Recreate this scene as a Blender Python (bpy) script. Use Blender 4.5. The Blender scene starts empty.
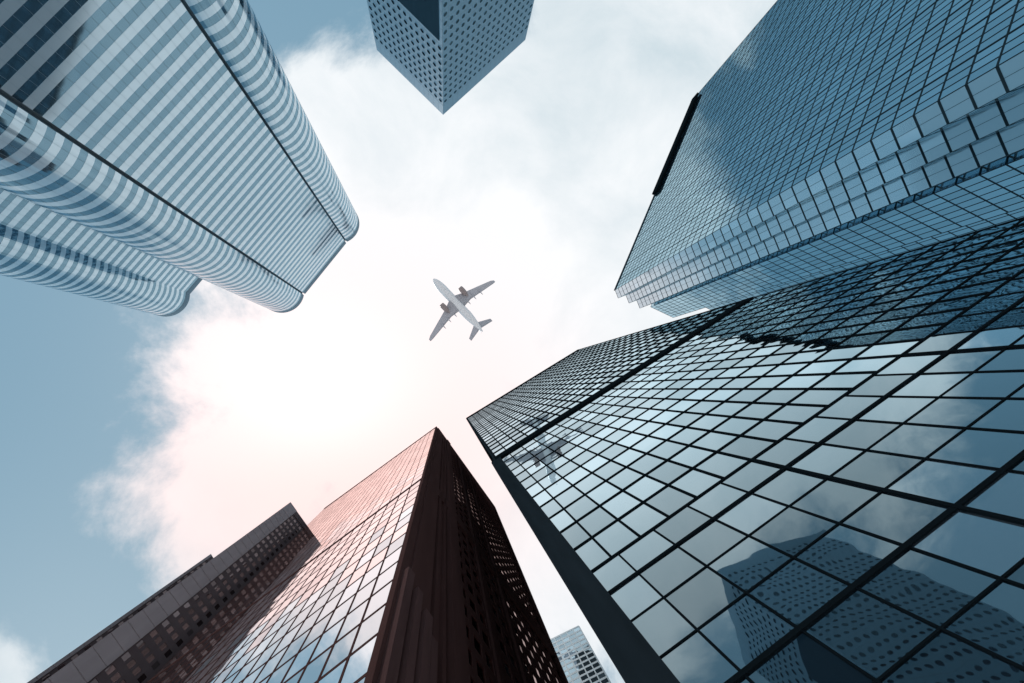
import bpy, math, random
from mathutils import Vector, Matrix
random.seed(7)
col=bpy.context.scene.collection
scene=bpy.context.scene
# ---------------- camera: standing on the plaza, looking almost straight up
zc=Vector((-.1273,-.0916,-.9875)).normalized()
xr=Vector((1,0,0)); xr=(xr-zc*xr.dot(zc)).normalized(); yr=zc.cross(xr)
M=Matrix((xr,yr,zc))
CAMZ=1.6
cd=bpy.data.cameras.new("Camera"); cam=bpy.data.objects.new("Camera",cd); col.objects.link(cam)
cd.lens=18; cd.sensor_width=36; cd.clip_end=20000
cam.matrix_world=Matrix.Translation((0,0,CAMZ))@M.to_4x4()
scene.camera=cam
Mi=M.transposed()
def proj(p):
    v=Mi@(Vector(p)-Vector((0,0,CAMZ)))
    if v.z>-0.05: return None
    return (512+512*v.x/-v.z, 341.5-512*v.y/-v.z)

# ---------------- materials
def new_mat(name):
    m=bpy.data.materials.new(name); m.use_nodes=True
    nt=m.node_tree; nt.nodes.clear()
    out=nt.nodes.new('ShaderNodeOutputMaterial')
    return m,nt,out
def glass(name,tint,inner,f0=.35,f1=.95,rough=.015,wave=.012,var=.35,fk=.6):
    m,nt,out=new_mat(name); N=nt.nodes.new; L=nt.links.new
    at=N('ShaderNodeAttribute'); at.attribute_name='rnd'
    mr=N('ShaderNodeMapRange'); mr.inputs[3].default_value=1-var; mr.inputs[4].default_value=1.0
    L(at.outputs['Fac'],mr.inputs[0])
    gt=N('ShaderNodeVectorMath'); gt.operation='SCALE'; gt.inputs[0].default_value=tint
    L(mr.outputs[0],gt.inputs['Scale'])
    tc=N('ShaderNodeTexCoord'); nz=N('ShaderNodeTexNoise'); nz.inputs['Scale'].default_value=.45; nz.inputs['Detail'].default_value=1.5
    L(tc.outputs['Object'],nz.inputs['Vector'])
    bp=N('ShaderNodeBump'); bp.inputs['Strength'].default_value=1; bp.inputs['Distance'].default_value=wave
    L(nz.outputs[0],bp.inputs['Height'])
    gl=N('ShaderNodeBsdfGlossy'); gl.inputs['Roughness'].default_value=rough
    L(gt.outputs[0],gl.inputs['Color']); L(bp.outputs[0],gl.inputs['Normal'])
    df=N('ShaderNodeBsdfDiffuse')
    ic=N('ShaderNodeMixRGB'); ic.inputs[1].default_value=(*inner,1); ic.inputs[2].default_value=(*[min(1,c*2.2+.02) for c in inner],1)
    p=N('ShaderNodeMath'); p.operation='GREATER_THAN'; p.inputs[1].default_value=.86
    L(at.outputs['Fac'],p.inputs[0]); L(p.outputs[0],ic.inputs[0]); L(ic.outputs[0],df.inputs[0])
    fr=N('ShaderNodeFresnel'); fr.inputs[0].default_value=1.5
    fm=N('ShaderNodeMapRange'); fm.inputs[1].default_value=.04; fm.inputs[2].default_value=fk; fm.inputs[3].default_value=f0; fm.inputs[4].default_value=f1
    L(fr.outputs[0],fm.inputs[0])
    mx=N('ShaderNodeMixShader'); L(fm.outputs[0],mx.inputs[0]); L(df.outputs[0],mx.inputs[1]); L(gl.outputs[0],mx.inputs[2])
    L(mx.outputs[0],out.inputs[0]); return m
def solid(name,c,rough=.5,metal=0.,spec=.5,var=.15,scale=.6,streak=True,bump=0):
    m,nt,out=new_mat(name); N=nt.nodes.new; L=nt.links.new
    tc=N('ShaderNodeTexCoord'); mp=N('ShaderNodeMapping'); mp.inputs['Scale'].default_value=(1,1,.12 if streak else 1)
    L(tc.outputs['Object'],mp.inputs[0])
    nz=N('ShaderNodeTexNoise'); nz.inputs['Scale'].default_value=scale; nz.inputs['Detail'].default_value=6
    L(mp.outputs[0],nz.inputs['Vector'])
    mx=N('ShaderNodeMixRGB'); mx.inputs[1].default_value=(*[x*(1-var) for x in c],1); mx.inputs[2].default_value=(*[min(1,x*(1+var)) for x in c],1)
    L(nz.outputs[0],mx.inputs[0])
    b=N('ShaderNodeBsdfPrincipled'); b.inputs['Roughness'].default_value=rough; b.inputs['Metallic'].default_value=metal
    b.inputs['Specular IOR Level'].default_value=spec
    L(mx.outputs[0],b.inputs['Base Color'])
    if bump:
        bp=N('ShaderNodeBump'); bp.inputs['Distance'].default_value=bump; L(nz.outputs[0],bp.inputs['Height']); L(bp.outputs[0],b.inputs['Normal'])
    L(b.outputs[0],out.inputs[0]); return m

# ---------------- mesh helper
class MB:
    def __init__(s): s.v=[];s.f=[];s.m=[];s.r=[]
    def face(s,pts,m=0,r=.5):
        i=len(s.v); s.v+= [Vector(p) for p in pts]; s.f.append(tuple(range(i,i+len(pts)))); s.m.append(m); s.r.append(r)
    def hexa(s,b,t,m=0,r=.5):
        i=len(s.v); s.v+=[Vector(p) for p in b]+[Vector(p) for p in t]; n=len(b)
        s.f.append(tuple(i+k for k in reversed(range(n)))); s.f.append(tuple(i+n+k for k in range(n)))
        for k in range(n):
            k2=(k+1)%n; s.f.append((i+k,i+k2,i+n+k2,i+n+k))
        s.m+=[m]*(n+2); s.r+=[r]*(n+2)
    def obj(s,name,mats,parent=None,base=Vector((0,0,0)),smooth=False):
        me=bpy.data.meshes.new(name); me.from_pydata([tuple(p-base) for p in s.v],[],s.f)
        for m in mats: me.materials.append(m)
        me.polygons.foreach_set('material_index',s.m)
        a=me.attributes.new('rnd','FLOAT','FACE'); a.data.foreach_set('value',s.r)
        if smooth: me.polygons.foreach_set('use_smooth',[True]*len(s.f))
        me.update()
        o=bpy.data.objects.new(name,me); col.objects.link(o)
        if parent: o.parent=parent
        return o
class Frame:
    """wall frame: u along the wall, v outward, z up"""
    def __init__(s,p0,p1,inside):
        s.o=Vector((p0[0],p0[1],0)); d=Vector((p1[0]-p0[0],p1[1]-p0[1],0)); s.len=d.length; s.u=d.normalized()
        n=Vector((s.u.y,-s.u.x,0)); c=Vector((inside[0],inside[1],0))
        if n.dot(c-s.o)>0: n=-n
        s.n=n
    def P(s,u,v,z): return s.o+s.u*u+s.n*v+Vector((0,0,z))
    def box(s,mb,u0,u1,v0,v1,z0,z1,m=0,r=.5):
        mb.hexa([s.P(u0,v0,z0),s.P(u1,v0,z0),s.P(u1,v1,z0),s.P(u0,v1,z0)],[s.P(u0,v0,z1),s.P(u1,v0,z1),s.P(u1,v1,z1),s.P(u0,v1,z1)],m,r)
class Thing:
    def __init__(s,name,label,cat,base):
        s.e=bpy.data.objects.new(name,None); col.objects.link(s.e); s.base=Vector((base[0],base[1],0)); s.e.location=s.base
        s.e['label']=label; s.e['category']=cat; s.el=[]; s.mats=[]
    def part(s,name,mb,mats,smooth=False,parent=None): return mb.obj(name,mats,parent or s.e,s.base,smooth)
    def pbox(s,name,mats,fr,*a):
        mb=MB(); fr.box(mb,*a); return s.part(name,mb,mats)
    def pane(s,faces,m,r,quad,nrm):
        s.el.append((faces,m,r,quad,nrm))
    def windows(s,mats,name='window',cap=100):
        sc=[]
        for i,(faces,m,r,q,n) in enumerate(s.el):
            c=sum(q,Vector())/len(q); a=0
            if n.dot(Vector((0,0,CAMZ))-c)>0:
                pp=[proj(p) for p in q]
                if all(pp):
                    cx=sum(p[0] for p in pp)/len(pp); cy=sum(p[1] for p in pp)/len(pp)
                    if -10<cx<1034 and -10<cy<693:
                        for k in range(len(pp)):
                            x0,y0=pp[k]; x1,y1=pp[(k+1)%len(pp)]; a+=x0*y1-x1*y0
                        a=abs(a)
            sc.append((-a,i))
        sc.sort(); top=[i for _,i in sc[:cap]]; rest=[i for _,i in sc[cap:]]
        for i in top:
            mb=MB()
            for f,mm in s.el[i][0]: mb.face(f,mm,s.el[i][2])
            s.part(name,mb,mats)
        if rest:
            mb=MB()
            for i in rest:
                for f,mm in s.el[i][0]: mb.face(f,mm,s.el[i][2])
            o=s.part(name,mb,mats); o['kind']='stuff'
def prism(mb,pts,z0,z1,m=0):
    mb.hexa([(p[0],p[1],z0) for p in pts],[(p[0],p[1],z1) for p in pts],m)
def curtain(T,mb,fr,z0,z1,w,s,mv=.06,mh=.08,dep=.14,ev=0,evw=.2,eh=0,ehw=.3,tilt=.006,rb=None,u0=0,u1=None,mi=0):
    if u1 is None: u1=fr.len
    n=max(1,round((u1-u0)/w)); w=(u1-u0)/n; k=max(1,round((z1-z0)/s)); s=(z1-z0)/k
    for i in range(n+1):
        h=evw if ev and i%ev==0 else mv
        d=dep*1.5 if ev and i%ev==0 else dep
        fr.box(mb,u0+i*w-h,u0+i*w+h,-.02,d,z0,z1)
    for j in range(k+1):
        h=ehw if eh and j%eh==0 else mh
        d=dep*1.25 if eh and j%eh==0 else dep*.9
        fr.box(mb,u0-.003,u1+.003,-.015,d,z0+j*s-h,z0+j*s+h)
    for i in range(n):
        for j in range(k):
            a=random.uniform(-tilt,tilt); b=random.uniform(-tilt,tilt); r=random.random()
            if rb: r=rb(i,j,r)
            ua,ub=u0+i*w,u0+(i+1)*w; za,zb=z0+j*s,z0+(j+1)*s
            q=[fr.P(ua,.03-a-b,za),fr.P(ub,.03+a-b,za),fr.P(ub,.03+a+b,zb),fr.P(ua,.03-a+b,zb)]
            mm=mi(i,j,za) if callable(mi) else mi
            T.pane([(q,mm)],0,r,q,fr.n)

g_dark=glass('dark_blue_glass',(.66,.85,.93),(.010,.018,.026),.27,.97,fk=.23)
g_blue=glass('blue_glass',(.44,.63,.72),(.03,.06,.08),.5,.95,wave=.004,var=.15)
g_cyan=glass('pale_cyan_glass',(.58,.76,.84),(.18,.30,.37),.42,.8,rough=.08,wave=.003,var=.0)
g_flare=glass('flare_pink_glass',(1.0,.83,.79),(.10,.045,.04),.68,.99,wave=.006,var=.2)  # pink lens-flare glow painted into the glass tint of the top floors
g_flare_pale=glass('flare_pale_pink_glass',(.97,.89,.88),(.08,.05,.05),.65,.99,wave=.006,var=.2)  # fainter flare pink in the tint of the middle floors
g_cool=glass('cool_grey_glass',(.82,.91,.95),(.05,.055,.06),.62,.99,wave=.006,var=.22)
g_brown=glass('brown_glass',(.62,.45,.42),(.05,.03,.026),.45,.9,var=.6)
g_fdark=glass('dim_brown_glass',(.28,.23,.24),(.035,.026,.028),.25,.42,var=.5)
g_pale=glass('grey_glass',(.36,.58,.71),(.05,.09,.12),.5,.92,var=.06,wave=.004,rough=.05)
g_port=glass('porthole_glass',(.08,.17,.23),(.005,.012,.018),.10,.35)
m_blk=solid('black_anodised_metal',(.006,.010,.013),.6,0,0)
m_steel=solid('dark_steel',(.018,.027,.034),.6,0,0,var=.4,scale=1.5)
m_bluefr=solid('dark_blue_metal',(.018,.036,.048),.6,.0,0)
m_joint=solid('blue_grey_sealant',(.24,.34,.40),.6,.0,.1)
m_red=solid('oxblood_granite',(.085,.045,.042),.7,0,0,var=.3)
m_mauve=solid('mauve_brown_render',(.12,.092,.096),.8,0,0,var=.25)
m_redfr=solid('oxblood_metal',(.088,.045,.042),.6,0,0)
m_redpale=solid('mauve_concrete',(.36,.31,.32),.8,0,0,var=.16,scale=1)
m_gran=solid('silver_granite',(.72,.87,.95),.12,.5,var=.04)
m_panel=solid('blue_white_panel',(.21,.42,.55),.5,.1,.3,var=.08)

# ================= D : black curtain wall tower
T=Thing('office_tower','dark glass curtain wall office tower with black mullion grid','skyscraper',(28,12))
D0=Vector((6.1,8.4)); dd=Vector((.856,-.518)); dn=Vector((.518,.856)); DL=38.8; DW=30
c=[D0,D0+dd*DL,D0+dd*DL+dn*DW,D0+dn*DW]; cen=sum(c,Vector((0,0)))/4
H=151.6
mb=MB(); prism(mb,c,0,H-.5); T.part('wall',mb,[m_blk])
mb=MB()
f=Frame(c[0],c[1],cen)
curtain(T,mb,f,65,H,1.62,3.6,mv=.06,mh=.17,dep=.12,tilt=.004)
curtain(T,mb,f,24.6,62.5,1.62,3.1,mv=.05,mh=.075,dep=.09,tilt=.0035)
curtain(T,mb,f,0,24.6,1.94,2.45,mv=.035,mh=.035,dep=.07,eh=3,ehw=.10,ev=5,evw=.07,tilt=.005)
f2=Frame(c[3],c[0],cen)
f3=Frame(c[1],c[2],cen)
curtain(T,mb,f3,0,H,3,3.3)
T.part('mullion',mb,[m_blk])
T.pbox('louvre_band',[m_blk],f,-.1,DL+.1,-.1,.2,62.5,65)
T.pbox('parapet',[m_blk],f,-.1,DL+.1,-.1,.15,H-1.2,H+.6)
mb=MB()
f.box(mb,-.75,.5,-1.2,.22,0,62.52); f.box(mb,-.3,.15,-1.2,.12,62.52,H+.3)
for k in range(14):
    f2.box(mb,.8+k*2.05,.8+k*2.05+.9,-.1,.38,0,61)
for k in range(38): f2.box(mb,0,DW,-.05,.2,3+k*4,4.2+k*4)
f2.box(mb,0,DW,-.1,.4,62,66); f2.box(mb,0,DW,-.1,.3,H-2,H+.3)
T.part('corner_pier',mb,[m_steel])
T.windows([g_dark])

# ================= E : oxblood tower
T=Thing('office_tower','dark red granite office tower with gridded glass and stepped corner','skyscraper',(-12,32))
E0=Vector((-2.6,10.8)); et=Vector((-.809,.588)); en=Vector((.588,.809)); EL=37.1; EW=28
c=[E0,E0+et*EL,E0+et*EL+en*EW,E0+en*EW]; cen=sum(c,Vector((0,0)))/4
mb=MB(); prism(mb,c,0,H-.5); T.part('wall',mb,[m_red])
f=Frame(c[0],c[1],cen); f2=Frame(c[3],c[0],cen)
mb=MB()
def flare_tint(i,j,z):  # flare glow put into the pane colour by height, pinkest at the top
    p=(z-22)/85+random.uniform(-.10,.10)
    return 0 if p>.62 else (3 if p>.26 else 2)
curtain(T,mb,f,67,H,1.6,3.4,mv=.06,mh=.11,dep=.04,u0=.3,tilt=.002,mi=flare_tint)
curtain(T,mb,f,0,66,1.6,3.3,mv=.075,mh=.13,dep=.05,u0=.3,tilt=.002,mi=flare_tint)
curtain(T,mb,f2,0,H-1.5,1.4,3.3,mv=.22,mh=.65,dep=.12,u0=.8,u1=EW-6.2,tilt=.004,mi=1)
T.part('mullion',mb,[m_redfr])
T.pbox('louvre_band',[m_redfr],f,.1,EL+.1,-.1,.07,66,67)
T.pbox('parapet',[m_redfr],f,-.1,EL+.1,-.1,.10,H-1.5,H+.5)
T.pbox('louvre_band',[m_red],f2,0,EW-.6,-.1,.3,66,70)
T.pbox('parapet',[m_red],f2,0,EW-.6,-.1,.3,H-1.5,H+.5)
mb=MB()
f.box(mb,-.12,.25,-1.6,.10,0,H)
f2.box(mb,EW-6.1,EW-4.7,-.1,.6,0,H-1.6)
f2.box(mb,EW-2.6,EW-.6,-.1,.35,0,H-1.6)
f2.box(mb,EW-4.3,EW-4.0,-.1,.3,0,H-1.6)
f2.box(mb,EW-3.4,EW-3.1,-.1,.3,0,H-1.6)
for u in (11,15.65): f2.box(mb,EW-u,EW-u+.6,-.1,.34,0,H-1.6)
f2.box(mb,-.1,.9,-.1,.4,0,H-1.6)
T.part('pier',mb,[m_red])
# narrow stepped corner piers that stop at the tenth floor
m_col=solid('dark_rose_granite',(.105,.060,.058),.7,0,0,var=.35,scale=1.2)
for a0,a1_,d0,zt in ((.15,.75,.55,34),(.95,1.45,.75,32.2),(1.65,2.25,.9,30.4),(2.45,2.95,.75,29)):
    mb=MB(); prism(mb,[E0+en*a0-et*d0,E0+en*a0+et*.0,E0+en*a1_+et*.0,E0+en*a1_-et*d0],0,zt); T.part('corner_pier',mb,[m_col])
T.windows([g_flare,g_brown,g_cool,g_flare_pale])

# ================= F1 / F2 slabs
def slab(name,label,corner,dep,wid,hh,m_wall,pier):
    T=Thing(name,label,'skyscraper',corner+et*dep/2+en*wid/2)
    c=[corner,corner+et*dep,corner+et*dep+en*wid,corner+en*wid]; cen=sum(c,Vector((0,0)))/4
    mb=MB(); prism(mb,c,0,hh); T.part('wall',mb,[m_wall])
    fe=Frame(c[3],c[0],cen); fl=Frame(c[0],c[1],cen)
    T.pbox('parapet',[m_wall],fe,0,wid-pier,-.1,.25,hh-2.4,hh+.6)
    mb=MB(); fe.box(mb,wid-pier,wid+.1,-.5,.3,0,hh+.6)
    for j in range(int(hh/3.3)): fe.box(mb,wid-pier+.02,wid+.05,-.1,.36,j*3.3,j*3.3+3.1)
    T.part('pier',mb,[m_redpale])
    mb=MB(); curtain(T,mb,fe,0,hh-2.4,1.1,3.0,mv=.22,mh=.75,dep=.07,u1=wid-pier)
    T.part('mullion',mb,[m_wall])
    T.windows([g_fdark]); return T
slab('office_tower','slim mauve brown slab tower with pale corner pier',Vector((-40.3,29.8)),18,16,145,m_mauve,2.8)
slab('office_tower','mauve brown slab block with rows of small windows',Vector((-59.3,42.2)),25,22,145,m_mauve,.5)

# ================= G far small tower
T=Thing('office_tower','distant pale blue office tower with light louvred facade','skyscraper',(25,63))
G0=Vector((30.7,53.9)); a1=Vector((-.93,.367)); a2=Vector((.367,.93))
c=[G0,G0+a1*14,G0+a1*14+a2*16,G0+a2*16]; cen=sum(c,Vector((0,0)))/4
m_pg=solid('pale_blue_panel',(.48,.68,.80),.45,.1,.4,var=.08)
g_g=glass('mid_blue_glass',(.6,.78,.88),(.14,.22,.28),.3,.7,var=.3)
mb=MB(); prism(mb,c,0,121); T.part('wall',mb,[m_pg])
mb=MB(); fr=Frame(c[0],c[1],cen); curtain(T,mb,fr,0,121,1.6,1.9,mv=.12,mh=.3,dep=.06)
fr=Frame(c[3],c[0],cen); curtain(T,mb,fr,0,121,1.6,1.9,mv=.12,mh=.3,dep=.06)
T.part('mullion',mb,[m_pg]); T.windows([g_g])

# ================= C stepped blue glass tower
T=Thing('office_tower','blue glass office tower with stepped pleated facade','skyscraper',(110,-75))
HC=201.6
C0=Vector((68.3,-40.4)); ca=Vector((.405,-.914)); cb=Vector((.914,.405)); CL=95.2; CW=27
outl=[C0+ca*CL, C0]
x=0
for k in range(3):
    outl+= [C0+cb*(x+2.5)-ca*2.5, C0+cb*(x+5.0)]
    x+=5.0
outl+=[C0+cb*15.2+ca*1.5,C0+cb*16.4+ca*1.5,C0+cb*16.5,C0+cb*CW,C0+cb*CW+ca*10,C0+cb*62+ca*10,C0+cb*62+ca*CL]
cen=C0+ca*50+cb*25
mb=MB(); prism(mb,outl,0,HC-.3); T.part('wall',mb,[m_bluefr])
mb=MB()
def sgn_area(pp): return sum(pp[i].x*pp[(i+1)%len(pp)].y-pp[(i+1)%len(pp)].x*pp[i].y for i in range(len(pp)))
ccw=sgn_area(outl)>0
for i in range(len(outl)-1):
    a,b=outl[i],outl[i+1]
    L=(b-a).length
    if L<.5: continue
    d=(b-a).normalized(); n=Vector((d.y,-d.x)) if ccw else Vector((-d.y,d.x))
    mid=(a+b)/2
    if n.dot(-mid)<0 and L>4.5: continue
    fr=Frame(a,b,mid-n)
    if L>40: curtain(T,mb,fr,0,HC,1.6,3.9,mv=.06,mh=.14,dep=.08,ev=4,evw=.09,tilt=.002)
    elif L<4.5: curtain(T,mb,fr,0,HC,1.8,3.9,mv=.03,mh=.20,dep=.05,tilt=.0005,mi=1)
    else: curtain(T,mb,fr,0,HC,1.5,3.9,mv=.06,mh=.13,dep=.07,tilt=.003)
T.part('mullion',mb,[m_bluefr])
fr=Frame(outl[0],C0,cen)
T.pbox('canopy',[m_blk],fr,2,50,.3,1.2,HC-4,HC+1)
T.pbox('parapet',[m_bluefr],fr,0,CL-.1,-.2,.14,HC-1,HC+1.5)
T.windows([g_blue,g_cyan])

# ================= B round window tower
T=Thing('office_tower','blue white panelled tower with rows of round porthole windows','skyscraper',(2,-125))
HB=179.6
B0=Vector((-2.2,-98.4)); b1=Vector((-.7236,-.6902)); b2=Vector((.6902,-.7236)); L1=32.9; L2=43.5
c=[B0,B0+b1*L1,B0+b1*L1+b2*L2,B0+b2*L2]; cen=sum(c,Vector((0,0)))/4
mb=MB(); prism(mb,c,0,HB); T.part('wall',mb,[m_panel])
seams=MB()
def ports(fr,nu,skipf=None):
    w=fr.len/nu; s=3.45; k=int((HB-5)/s)
    for i in range(nu):
        for j in range(k):
            u=(i+.5)*w; z=j*s+s/2+1
            if skipf and skipf(u,z): continue
            R=.72; A=[2*math.pi*t/16 for t in range(16)]
            faces=[([fr.P(u+R*.94*math.cos(t),.03,z+R*1.1*.94*math.sin(t)) for t in A],0)]
            for t in range(16):
                a,b=A[t],A[(t+1)%16]
                for (r0,v0,r1,v1) in ((.94*R,.03,.94*R,.05),(.94*R,.05,1.0*R,.05),(1.0*R,.05,1.03*R,0)):
                    faces.append(([fr.P(u+r0*math.cos(a),v0,z+1.1*r0*math.sin(a)),fr.P(u+r0*math.cos(b),v0,z+1.1*r0*math.sin(b)),fr.P(u+r1*math.cos(b),v1,z+1.1*r1*math.sin(b)),fr.P(u+r1*math.cos(a),v1,z+1.1*r1*math.sin(a))],1))
            q=[fr.P(u-R,0,z-R),fr.P(u+R,0,z-R),fr.P(u+R,0,z+R),fr.P(u-R,0,z+R)]
            T.pane(faces,0,random.random(),q,fr.n)
    for i in range(nu+1): fr.box(seams,i*w-.025,i*w+.025,-.02,.012,0,HB-.1)
    for j in range(k+1): fr.box(seams,0,fr.len,-.02,.015,j*s+.975,j*s+1.025)
fl=Frame(c[0],c[1],cen); frr=Frame(c[0],c[3],cen)
ports(fl,14,lambda u,z:u<17 and z<141); ports(frr,18)
T.part('panel_joint',seams,[m_joint])
m_rec=solid('recess_blue_wall',(.03,.07,.10),.6,0,0)
T.pbox('dark_recess',[m_rec],fl,1.2,17,-.1,.12,0,141)
T.windows([g_port,m_panel])

# ================= A rounded banded tower
T=Thing('office_tower','twin bay tower with rounded corners and silver granite bands','skyscraper',(-70,-60))
HA=191.6
A0=Vector((-39.8,-52.5)); ae=Vector((-.582,.813)); an=Vector((.813,.582))
def AP(u,v): return A0+ae*u+an*v
def arc(cu,cv,R,a0,a1,n=28): return [(cu+R*math.cos(math.radians(a0+(a1-a0)*k/n)),cv+R*math.sin(math.radians(a0+(a1-a0)*k/n))) for k in range(n+1)]
bulR=arc(-6.5,-5,7.5,178,62); bulL=arc(25.5,-5,7.5,118,2); bulW=arc(49.5,-35,7.5,130,2)
plan=[(-14,-60),(-14,-5)]+bulR+[(-2.7,1.0),(-2.4,1.0),(-2.4,1.7),(21.4,1.7),(21.4,1.0),(21.7,1.0)]+bulL+[(33,-14),(34,-14),(34,-29.2),(44,-29.2)]+bulW+[(57,-42),(57,-60)]
pl=[AP(u,v) for u,v in plan]
m_seam=solid('seam_blue_grey',(.17,.25,.30),.6,0,.1)
mb=MB(); prism(mb,pl,0,HA-.4); T.part('wall',mb,[m_seam])
def offs(plan,d):
    out=[]
    n=len(plan)
    for i in range(n):
        p=Vector(plan[i]); a=Vector(plan[i-1]) if i else None; b=Vector(plan[i+1]) if i<n-1 else None
        ns=[]
        for q0,q1 in ((a,p),(p,b)):
            if q0 is None or q1 is None: continue
            t=(q1-q0)
            if t.length<1e-6: continue
            t.normalize(); ns.append(Vector((-t.y,t.x)))
        m=sum(ns,Vector((0,0)))
        m.normalize(); k=max(.5,m.dot(ns[0])); out.append(p+m*(d/k))
    return out
def band(mb,plan,d0,d1,z0,z1,m=0,r=.5):
    a=[AP(*p) for p in offs(plan,d0)]; b=[AP(*p) for p in offs(plan,d1)]
    for i in range(len(plan)-1):
        mb.face([(*b[i],z0),(*b[i+1],z0),(*b[i+1],z1),(*b[i],z1)],m,r)
        mb.face([(*a[i],z0),(*a[i+1],z0),(*b[i+1],z0),(*b[i],z0)],m,r)
        mb.face([(*b[i],z1),(*b[i+1],z1),(*a[i+1],z1),(*a[i],z1)],m,r)
segs=[plan[0:2]+bulR, [(-2.35,1.7),(21.35,1.7)], bulL+[(33,-14)], [(34,-14),(34,-29.2),(44,-29.2)]+bulW+[(57,-60)]]
fl_h=3.05; nf=int(HA/fl_h); hb=1.52
def resample(pl,step):
    out=[]
    acc=0
    for i in range(len(pl)-1):
        a=Vector(pl[i]);b=Vector(pl[i+1]);L=(b-a).length; t=(b-a).normalized(); 
        if L<1e-6: continue
        s0=step-acc if acc>0 else 0
        s=s0
        while s<L:
            out.append((a+t*s,Vector((-t.y,t.x)))); s+=step
        acc=L-(s-step)
    return out
for s in segs:
    joints=MB()
    for p,n in resample(s,1.5):
        t=Vector((n.y,-n.x))
        q=[AP(*(p-t*.015-n*.05)),AP(*(p+t*.015-n*.05)),AP(*(p+t*.015+n*.065)),AP(*(p-t*.015+n*.065))]
        prism(joints,q,0,HA-.5)
    band(joints,s,-.1,.08,nf*fl_h,HA+.3)
    bay=T.part('bay_facade',joints,[m_joint])
    a=[AP(*p) for p in offs(s,.04)]
    for j in range(nf):
        z=j*fl_h
        mb=MB(); band(mb,s,-.05,.06,z,z+hb)
        T.part('spandrel_band',mb,[m_gran],parent=bay)
        mb=MB()
        for i in range(len(s)-1):
            p0,p1=a[i],a[i+1]; n=max(1,round((p1-p0).length/1.5)) if (p1-p0).length>3 else 1
            for q in range(n):
                e0=p0.lerp(p1,q/n); e1=p0.lerp(p1,(q+1)/n)
                mb.face([(*e0,z+hb),(*e1,z+hb),(*e1,z+fl_h),(*e0,z+fl_h)],0,random.random()*.85)
        T.part('ribbon_window',mb,[g_pale],parent=bay)

# ================= airliner
Tp=Thing('airliner','white twin engine passenger jet flying overhead','airplane',(0,0))
hd=Vector((-.695,-.719,0)).normalized()
R3=Matrix(((hd.x,-hd.y,0),(hd.y,hd.x,0),(0,0,1)))
Tp.e.matrix_world=Matrix.Translation((6.8,-45.2,281.6))@R3.to_4x4()@Matrix.Rotation(math.radians(3),4,'X')
m_white=solid('aircraft_white_paint',(.95,.95,.96),.5,0,.2,var=.01)
m_wing=solid('aircraft_grey_paint',(.54,.54,.58),.4,0,.3,var=.06)
m_eng=solid('engine_cowl_paint',(.36,.29,.28),.4,.1,var=.1)
def tube(prof,seg=24,axis_off=(0,0,0)):
    mb=MB(); rings=[]
    for x,r,dz in prof:
        base=len(mb.v)
        for k in range(seg):
            a=2*math.pi*k/seg; mb.v.append(Vector((x+axis_off[0],r*math.cos(a)+axis_off[1],r*math.sin(a)+dz+axis_off[2])))
        rings.append(base)
    for i in range(len(rings)-1):
        for k in range(seg):
            k2=(k+1)%seg; mb.f.append((rings[i]+k,rings[i]+k2,rings[i+1]+k2,rings[i+1]+k)); mb.m.append(0); mb.r.append(.5)
    mb.f.append(tuple(rings[0]+k for k in reversed(range(seg)))); mb.f.append(tuple(rings[-1]+k for k in range(seg))); mb.m+=[0,0]; mb.r+=[.5,.5]
    return mb
def addp(name,mb,mat,parent=None,smooth=True):
    o=mb.obj(name,[mat] if not isinstance(mat,list) else mat,parent or Tp.e,Vector((0,0,0)),smooth); return o
fus=addp('fuselage',tube([(20.8,.05,-.5),(20.4,.6,-.45),(19.6,1.15,-.35),(18.2,1.75,-.2),(16,2.2,-.03),(13.5,2.4,0),(-7,2.4,0),(-10,2.1,.15),(-13,1.6,.5),(-16,1.0,.95),(-18.2,.4,1.35),(-18.9,.12,1.45)],32),m_white)
def airfoil_surf(stations,mirror=1,vertical=False):
    mb=MB(); prof=[(0,0),(.03,.35),(.12,.75),(.35,1),(.65,.7),(1,.04),(.65,-.45),(.35,-.6),(.12,-.5),(.03,-.28)]
    n=len(prof)
    for (xl,c,y,z,t) in stations:
        for px,pt in prof:
            if vertical: mb.v.append(Vector((xl-px*c,pt*t*.5,z)))
            else: mb.v.append(Vector((xl-px*c,y*mirror,z+pt*t*.5)))
    for i in range(len(stations)-1):
        for k in range(n):
            k2=(k+1)%n; mb.f.append((i*n+k,i*n+k2,(i+1)*n+k2,(i+1)*n+k)); mb.m.append(0); mb.r.append(.5)
    mb.f.append(tuple(range(n))); mb.f.append(tuple((len(stations)-1)*n+k for k in range(n))); mb.m+=[0,0]; mb.r+=[.5,.5]
    return mb
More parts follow.
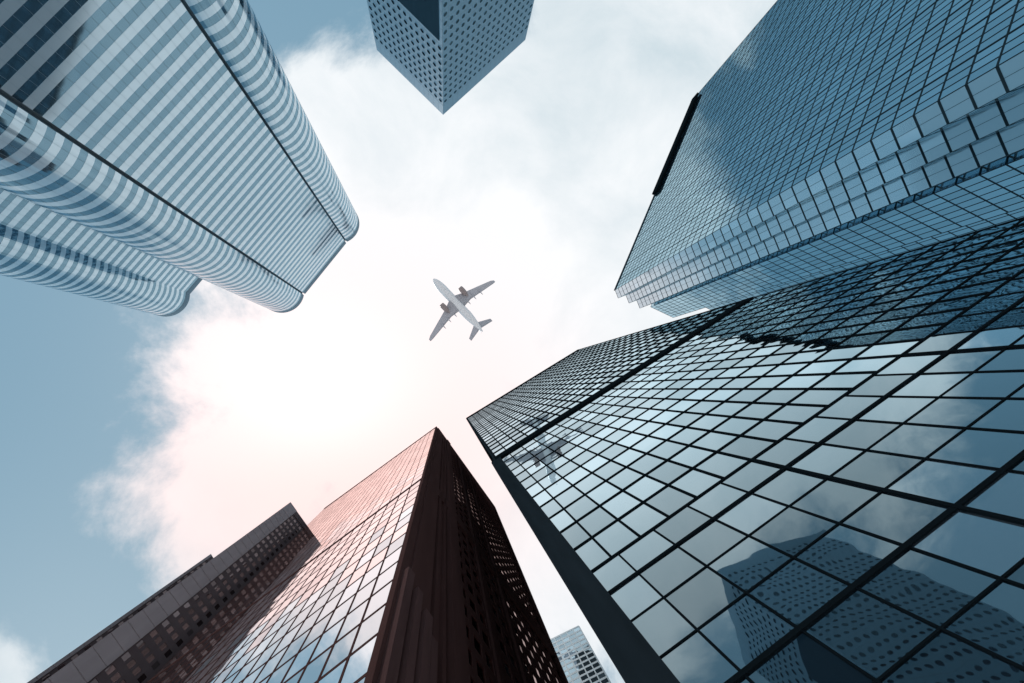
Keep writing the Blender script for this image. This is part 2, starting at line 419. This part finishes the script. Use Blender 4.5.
for s in (1,-1):
    w=addp('wing',airfoil_surf([(6.4,8.4,1.2,-1.4,1.2),(3.9,5.2,7.2,-1.0,.8),(-1.0,2.3,22.8,.3,.3),(-2.1,1.2,24.6,.7,.15)],s),m_wing)
    for yy,xx in ((5.2,-1.6),(9.5,-1.6),(14,-2.2)):
        addp('flap_fairing',tube([(xx+2.6,.05,0),(xx+1.8,.28,0),(xx,.34,0),(xx-1.2,.22,0),(xx-1.9,.04,0)],10,(0,yy*s,-1.35+yy*.04)),m_wing,w)
    ex=-1.6
    e=addp('engine',tube([(8.6+ex,1.0,0),(8.8+ex,1.18,0),(8.4+ex,1.38,0),(7.0+ex,1.5,0),(5.2+ex,1.42,0),(3.8+ex,1.1,0),(3.75+ex,.85,0),(2.6+ex,.5,0),(2.3+ex,.3,0)],24,(0,6.9*s,-2.7)),m_eng)
    fan=tube([(8.65+ex,.98,0),(8.62+ex,.5,0),(8.9+ex,.02,0)],24,(0,6.9*s,-2.7)); addp('fan',fan,m_blk,e)
    py=MB(); py.hexa([(5.6,6.7*s,-1.5),(1.2,6.7*s,-1.5),(1.2,7.1*s,-1.5),(5.6,7.1*s,-1.5)],[(4.2,6.7*s,-.9),(.8,6.7*s,-.9),(.8,7.1*s,-.9),(4.2,7.1*s,-.9)]); addp('pylon',py,m_wing,e,False)
    addp('horizontal_stabilizer',airfoil_surf([(-12.6,4.2,.7,1.0,.5),(-16.4,1.8,8.2,1.6,.2)],s),m_wing)
addp('vertical_fin',airfoil_surf([(-10.5,6.6,0,1.6,.6),(-16.4,2.6,0,9,.25)],vertical=True),m_white)

# ================= ground
m,nt,out=new_mat('plaza_paving'); N=nt.nodes.new; L=nt.links.new
tc=N('ShaderNodeTexCoord'); br=N('ShaderNodeTexBrick'); br.inputs['Scale'].default_value=1; br.inputs['Color1'].default_value=(.48,.48,.48,1); br.inputs['Color2'].default_value=(.42,.42,.44,1); br.inputs['Mortar'].default_value=(.2,.2,.2,1); br.inputs['Mortar Size'].default_value=.008
L(tc.outputs['Object'],br.inputs['Vector']); b=N('ShaderNodeBsdfPrincipled'); b.inputs['Roughness'].default_value=.7; L(br.outputs[0],b.inputs['Base Color']); L(b.outputs[0],out.inputs[0])
mb=MB(); mb.face([(-3000,-3000,0),(3000,-3000,0),(3000,3000,0),(-3000,3000,0)])
g=mb.obj('ground',[m]); g['kind']='structure'

# ================= world
sq=Vector((-.22,-.10,1)).normalized()
el=math.asin(sq.z); az=math.atan2(sq.x,sq.y)
w=bpy.data.worlds.new("World"); scene.world=w; w.use_nodes=True
nt=w.node_tree; nt.nodes.clear(); N=nt.nodes.new; L=nt.links.new
out=N('ShaderNodeOutputWorld'); sky=N('ShaderNodeTexSky'); sky.sky_type='NISHITA'; sky.sun_disc=False; sky.sun_elevation=el; sky.sun_rotation=az
bg=N('ShaderNodeBackground'); bg.inputs[1].default_value=.1; L(sky.outputs[0],bg.inputs[0])
tc=N('ShaderNodeTexCoord'); sp=N('ShaderNodeSeparateXYZ'); L(tc.outputs['Generated'],sp.inputs[0])
def math_(op,a,b=None,c=None,clamp=False):
    n=N('ShaderNodeMath'); n.operation=op; n.use_clamp=clamp
    for i,x in enumerate((a,b,c)):
        if x is None: continue
        if isinstance(x,(int,float)): n.inputs[i].default_value=x
        else: L(x,n.inputs[i])
    return n.outputs[0]
zz=math_('MAXIMUM',sp.outputs[2],.12)
qx=math_('DIVIDE',sp.outputs[0],zz); qy=math_('DIVIDE',sp.outputs[1],zz)
cb_=N('ShaderNodeCombineXYZ'); L(qx,cb_.inputs[0]); L(qy,cb_.inputs[1])
def noise(scale,detail,rough,dist=0,loc=(0,0,0)):
    mp=N('ShaderNodeMapping'); mp.inputs['Location'].default_value=loc; L(cb_.outputs[0],mp.inputs[0])
    n=N('ShaderNodeTexNoise'); n.inputs['Scale'].default_value=scale; n.inputs['Detail'].default_value=detail; n.inputs['Roughness'].default_value=rough; n.inputs['Distortion'].default_value=dist
    L(mp.outputs[0],n.inputs['Vector']); return n.outputs[0]
def ell(cx,cy,rx,ry):
    a=math_('DIVIDE',math_('SUBTRACT',qx,cx),rx); b=math_('DIVIDE',math_('SUBTRACT',qy,cy),ry)
    return math_('SQRT',math_('ADD',math_('MULTIPLY',a,a),math_('MULTIPLY',b,b)))
def gauss(*a): return math_('POWER',2.718,math_('MULTIPLY',math_('POWER',ell(*a),2),-1.0))
n1=noise(2.6,11,.64,.25,(1.3,.4,0)); n2=noise(1.1,4,.5,0,(4.2,2.2,0)); n3=noise(3.2,9,.6,.3,(.2,7,0))
m0=math_('SUBTRACT',1.0,ell(.36,-.16,.97,.88))
m0=math_('MAXIMUM',math_('MULTIPLY',m0,1.6),-.25)
den=math_('ADD',m0,math_('MULTIPLY',math_('SUBTRACT',n1,.5),1.8))
den=math_('ADD',den,math_('MULTIPLY',math_('SUBTRACT',n2,.5),.4))
den=math_('SUBTRACT',den,math_('MULTIPLY',gauss(-.25,-.78,.28,.22),.5))
den=math_('ADD',den,math_('MULTIPLY',gauss(-.76,.48,.075,.07),.75))
den=math_('ADD',den,math_('MULTIPLY',gauss(-.38,.28,.18,.25),.12))
mr=N('ShaderNodeMapRange'); mr.interpolation_type='SMOOTHSTEP'; mr.inputs[1].default_value=-.10; mr.inputs[2].default_value=.30; L(den,mr.inputs[0])
cover=mr.outputs[0]
core=gauss(-.08,-.06,.72,.56)
sh=math_('ADD',math_('MULTIPLY',math_('SUBTRACT',n3,.5),1.5),math_('ADD',math_('MULTIPLY',core,.68),.44),None,True)
cr=N('ShaderNodeMixRGB'); cr.inputs[1].default_value=(.50,.64,.71,1); cr.inputs[2].default_value=(.99,1.01,1.03,1); L(sh,cr.inputs[0])
pk=N('ShaderNodeMixRGB'); pk.inputs[2].default_value=(1.12,.81,.77,1); L(cr.outputs[0],pk.inputs[1]); L(math_('MULTIPLY',gauss(-.20,.12,.37,.29),.93),pk.inputs[0])
hot=N('ShaderNodeMixRGB'); hot.inputs[2].default_value=(1.7,1.44,1.42,1); L(pk.outputs[0],hot.inputs[1]); L(math_('MULTIPLY',gauss(-.24,.0,.20,.15),.42),hot.inputs[0])
bgc=N('ShaderNodeBackground'); L(hot.outputs[0],bgc.inputs[0]); bgc.inputs[1].default_value=1
hzc=N('ShaderNodeMixRGB'); hzc.inputs[1].default_value=(.21,.40,.51,1); hzc.inputs[2].default_value=(.46,.62,.69,1); L(gauss(-.62,.62,.42,.42),hzc.inputs[0])
hz=N('ShaderNodeBackground'); L(hzc.outputs[0],hz.inputs[0])
mh=N('ShaderNodeMixShader'); mh.inputs[0].default_value=.75; L(bg.outputs[0],mh.inputs[1]); L(hz.outputs[0],mh.inputs[2])
mx=N('ShaderNodeMixShader'); L(cover,mx.inputs[0]); L(mh.outputs[0],mx.inputs[1]); L(bgc.outputs[0],mx.inputs[2])
L(mx.outputs[0],out.inputs[0])
sl=bpy.data.lights.new('sun','SUN'); sl.energy=3.5; sl.angle=math.radians(.5); sl.color=(1,.93,.88)
so=bpy.data.objects.new('sun',sl); col.objects.link(so); so.rotation_euler=sq.to_track_quat('Z','Y').to_euler()
scene.view_settings.view_transform='Standard'; scene.view_settings.look='None'; scene.view_settings.exposure=0
